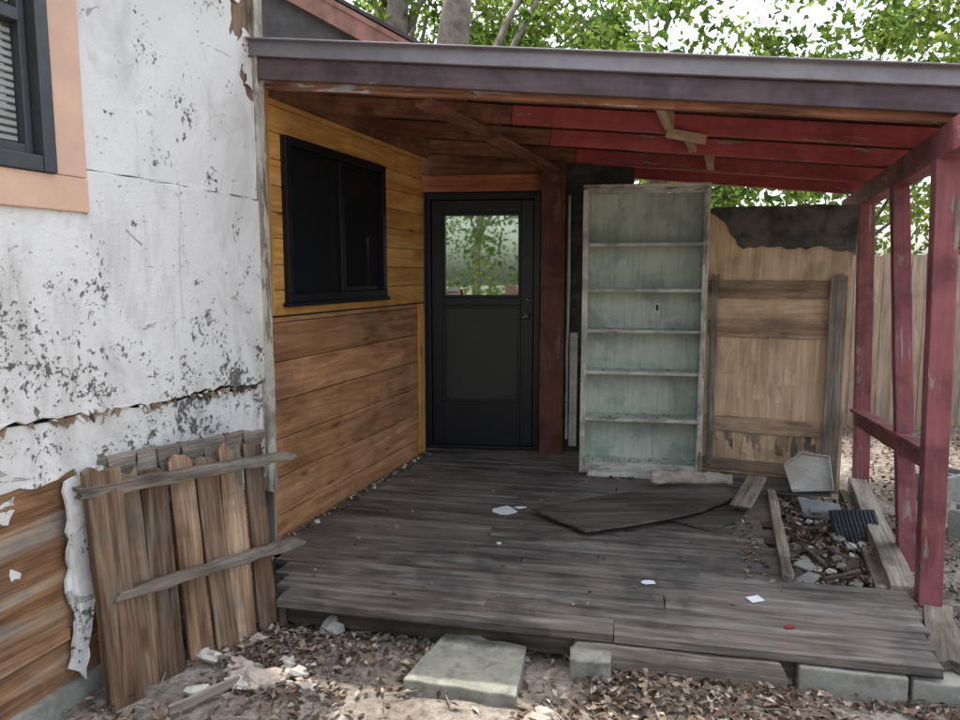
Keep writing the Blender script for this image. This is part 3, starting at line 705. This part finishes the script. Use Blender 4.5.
mb.slab([(-.035,-.02),(.03,-.025),(.035,.02),(-.03,.025)],(1.19,2.97,DZ+.004),(.9,.4,0),(-.4,.9,.1),.002,m=0)
scrap((1.23,2.72),.024,1,sq=.6)
mb.obj('paper_scraps',['paper','redbit'],None)
mb=MB()
for k in range(60):
    a=R(0,2.3);b=R(.05,2.1);p=K(a,b,.005);sz=R(.002,.006); mb.rock(p,(sz,sz,sz*.5),m=random.choice((0,1,2)))
for k in range(34):
    p=W(R(.2,1.9),.03+abs(random.gauss(0,.03)),DZ+.008);sz=R(.006,.02); mb.rock(p,(sz,sz,sz*.6),m=random.choice((0,1,2)))
mb.obj('deck_crumbs',['white','soil','grey'],None)

# ================================================================= FRONT: PAVER, BLOCKS, RUBBLE
def block(name,pts,z0,z1,mat,bev=.008):
    mb=MB(); top=[V((x,y,z1+R(-.003,.003))) for x,y in pts]; N=len(pts)
    vs=[V((x,y,z0)) for x,y in pts]+top; gs=[tuple(v) for v in vs]
    mb.add(vs,[tuple(range(N-1,-1,-1)),tuple(range(N,2*N))]+[(i,(i+1)%N,N+(i+1)%N,N+i) for i in range(N)],gs); return mb.obj(name,[mat],None,bevel=bev)
def rp(pts,a=.005,st=.05): return ragline(pts+[pts[0]],a,st)[:-1]
block('concrete_paver',rp([(-.29,2.53),(.13,2.42),(.19,2.77),(-.145,2.89)],.004),-.03,.10,'moss')
block('concrete_block',rp([(.345,2.62),(.50,2.59),(.52,2.70),(.36,2.73)],.003),-.02,.13,'moss')
def cblock(a0,a1,b0,b1): return rp([tuple(K(*q).xy) for q in ((a0,b0),(a1,b0),(a1,b1),(a0,b1))],.003,.08)
block('concrete_block',cblock(2.10,2.47,-.04,.14),-.03,.155,'conc')
block('concrete_block',cblock(2.49,2.85,-.02,.14),-.03,.14,'conc')
mb=MB()
for k in range(26):
    x=random.gauss(-.84,.12);y=random.gauss(2.62,.10)
    if insidehouse(x,y) : continue
    s=R(.010,.035); mb.rock((x,y,GZ+.01+R(0,.015)),(s*R(1,1.6),s,s*R(.4,.9)),m=random.choice((0,1,1,2)),rough=.5)
mb.rock((-.82,2.57,GZ+.02),(.075,.055,.035),m=1,rough=.5); mb.rock((-.95,2.68,GZ+.02),(.05,.04,.03),m=1,rough=.5); mb.rock((-.70,2.62,GZ+.02),(.05,.03,.02),m=0,rough=.5)
mb.obj('plaster_rubble',['white','pinkrub','conc'],None)
mb=MB(); mb.rock((-.64,2.95,GZ+.035),(.05,.045,.045),m=0); mb.rock((.22,2.35,GZ+.02),(.06,.045,.03),m=1);mb.rock((1.4,2.3,GZ+.01),(.03,.03,.02),m=0); mb.obj('stones',['conc','pinkrub'],None)
mb=MB()
for k in range(90):
    x=R(-1.3,2.0);y=R(2.2,3.1)
    if insidehouse(x,y) or not front(x,y): continue
    a=R(0,3.14);l=R(.03,.13);q=V((math.cos(a)*l,math.sin(a)*l,R(-.005,.01)));c=V((x,y,GZ+.015)); mb.tube([c-q,c+q*.2+V((0,R(-.01,.01),.003)),c+q],[.003,.003,.0015],5)
mb.beam((-1.10,2.38,GZ+.02),(-.91,2.56,GZ+.03),.03,.015,seg=4,jit=.004); mb.obj('twigs',['grey'],None)

# ================================================================= TREES
def tree(name,x,y,h,cr,nclump,per,leaf,mat,lean=(0,0),cz=None,tr=.16,zlow=.35,seed=0,cy=0,cx=0):
    random.seed(seed); e=empty(name); mb=MB()
    top=V((x+lean[0],y+lean[1],h*.72)); base=V((x,y,-.1)); pts=[base.lerp(top,t)+V((R(-.08,.08),R(-.08,.08),0))*(t>0) for t in (0,.2,.4,.6,.8,1)]
    mb.tube(pts,[tr*1.25,tr,tr*.92,tr*.84,tr*.72,tr*.4],14,wob=.05)
    cc=V((x+lean[0]*.8+cx,y+lean[1]*.8+cy,cz if cz else h*.66)); C=[];Rn=[]
    for i in range(nclump):
        while True:
            d=V((R(-1,1),R(-1,1),R(-1,1)))
            if .15<d.length<1: break
        c=cc+V((d.x*cr,d.y*cr,d.z*h*zlow))
        if i%7==0:
            st=pts[2].lerp(top,R(0,1)); m_=st.lerp(c,.5)+V((0,0,R(0,.3))); mb.tube([st,m_,c],[tr*.3,tr*.18,.012],6)
        r=R(.22,.62)*cr/2.2; q=rng.normal(size=(per,3)); q/=np.linalg.norm(q,axis=1)[:,None]; q*=(rng.random(per)**.45)[:,None]*r; q[:,2]*=.6
        C.append(q+np.array(c)[None]); Rn.append(np.clip(R(.1,.8)+rng.normal(0,.18,per),0,1))
    mb.obj('trunk_and_limbs',['bark'],e,smooth=True)
    leafmesh('crown',np.concatenate(C),leaf,mat,e,rnd=np.concatenate(Rn),asp=.55)
tree('oak_tree',-1.28,10.2,8.5,2.6,75,80,.13,'foliage',lean=(.25,0),tr=.22,seed=1,cy=2.6)
tree('oak_tree',-.95,9.3,8,2.3,55,80,.12,'foliage',lean=(.75,.2),tr=.28,seed=2,cy=2.8,cz=5.6)
tree('oak_tree',3.2,13,7.5,2.8,65,80,.14,'foliage',seed=3)
tree('oak_tree',8.2,12,9,3.4,75,90,.15,'foliage',seed=4,lean=(-.4,0))
tree('oak_tree',5.2,10.0,5.2,1.9,50,80,.10,'foliage',seed=5,zlow=.42,tr=.09)
tree('oak_tree',10.5,9.2,7,2.6,45,80,.12,'foliage',seed=6)
tree('oak_tree',6.3,8.3,8,2.3,60,90,.11,'foliage',seed=12,lean=(-.8,-.3),cx=-1.2,cy=-.9,cz=5.7,zlow=.13,tr=.13)
tree('oak_tree',-6,14,10,3.5,30,80,.18,'foliage2',seed=7)
tree('oak_tree',1.5,-13,8,3.2,60,70,.2,'foliage2',seed=8)
tree('oak_tree',-4.5,-14,8,3.2,50,70,.2,'foliage2',seed=9)
C=[];Rn=[]
random.seed(21)
for i in range(140):
    c=(R(-2,13),R(7.9,9.2),R(.9,2.9)); r=R(.25,.6); q=rng.normal(size=(70,3)); q/=np.linalg.norm(q,axis=1)[:,None]; q*=(rng.random(70)**.45)[:,None]*r; C.append(q+np.array(c)); Rn.append(np.clip(R(.1,.9)+rng.normal(0,.15,70),0,1))
leafmesh('shrubbery',np.concatenate(C),.09,'foliage',rnd=np.concatenate(Rn))
C=[];Rn=[]
for i in range(90):
    c=(R(-7,6),R(-11,-9.5),R(.2,3.4)); r=R(.4,.8); q=rng.normal(size=(70,3)); q/=np.linalg.norm(q,axis=1)[:,None]; q*=(rng.random(70)**.45)[:,None]*r; C.append(q+np.array(c)); Rn.append(np.clip(R(.2,.9)+rng.normal(0,.15,70),0,1))
leafmesh('shrubbery',np.concatenate(C),.16,'foliage',rnd=np.concatenate(Rn))  # unseen hedge behind camera, added for the door reflection and to block horizon glow
C=[];Rn=[]
for i in range(360):
    x=R(-26,32); c=(x,R(19,25),R(0,9.2)+1.2*math.sin(x*.5)); 
    if 5.2<x<9.0 and c[2]>5.2: continue
    r=R(.7,1.6); q=rng.normal(size=(80,3)); q/=np.linalg.norm(q,axis=1)[:,None]; q*=(rng.random(80)**.45)[:,None]*r; C.append(q+np.array(c)); Rn.append(np.clip(R(.1,.8)+rng.normal(0,.15,80),0,1))
leafmesh('distant_trees',np.concatenate(C),.34,'foliage2',rnd=np.concatenate(Rn))

# ================================================================= LIGHT, SKY, CAMERA
el=math.radians(71.5); sd=V((-.22,.975,0)).normalized(); sunv=V((sd.x*math.cos(el),sd.y*math.cos(el),math.sin(el)))
wd=bpy.data.worlds.new('World'); scene.world=wd; wd.use_nodes=True; nt=wd.node_tree; bg=nt.nodes['Background']
sk=nt.nodes.new('ShaderNodeTexSky'); sk.sky_type='NISHITA'; sk.sun_disc=False; sk.sun_elevation=el; sk.sun_rotation=math.atan2(sunv.x,sunv.y)
sk.air_density=1.2; sk.dust_density=4.0; sk.ozone_density=1.0
hs=nt.nodes.new('ShaderNodeHueSaturation'); hs.inputs['Saturation'].default_value=.5
nt.links.new(sk.outputs[0],hs.inputs['Color']); nt.links.new(hs.outputs[0],bg.inputs[0]); bg.inputs[1].default_value=.53
sl=bpy.data.lights.new('sun','SUN'); sl.energy=5; sl.angle=math.radians(.5); sl.color=(1,.95,.87); so=bpy.data.objects.new('sun',sl); so.rotation_euler=sunv.to_track_quat('Z','Y').to_euler(); scene.collection.objects.link(so)
cam=bpy.data.cameras.new('camera'); cam.sensor_width=36; cam.lens=36*720/960; cam.clip_end=400; cam.clip_start=.05
co=bpy.data.objects.new('camera',cam); co.location=(0,0,1.6); co.rotation_euler=(math.radians(90-6.8),0,0); scene.collection.objects.link(co); scene.camera=co
scene.view_settings.view_transform='Standard'; scene.view_settings.look='None'; scene.view_settings.exposure=0
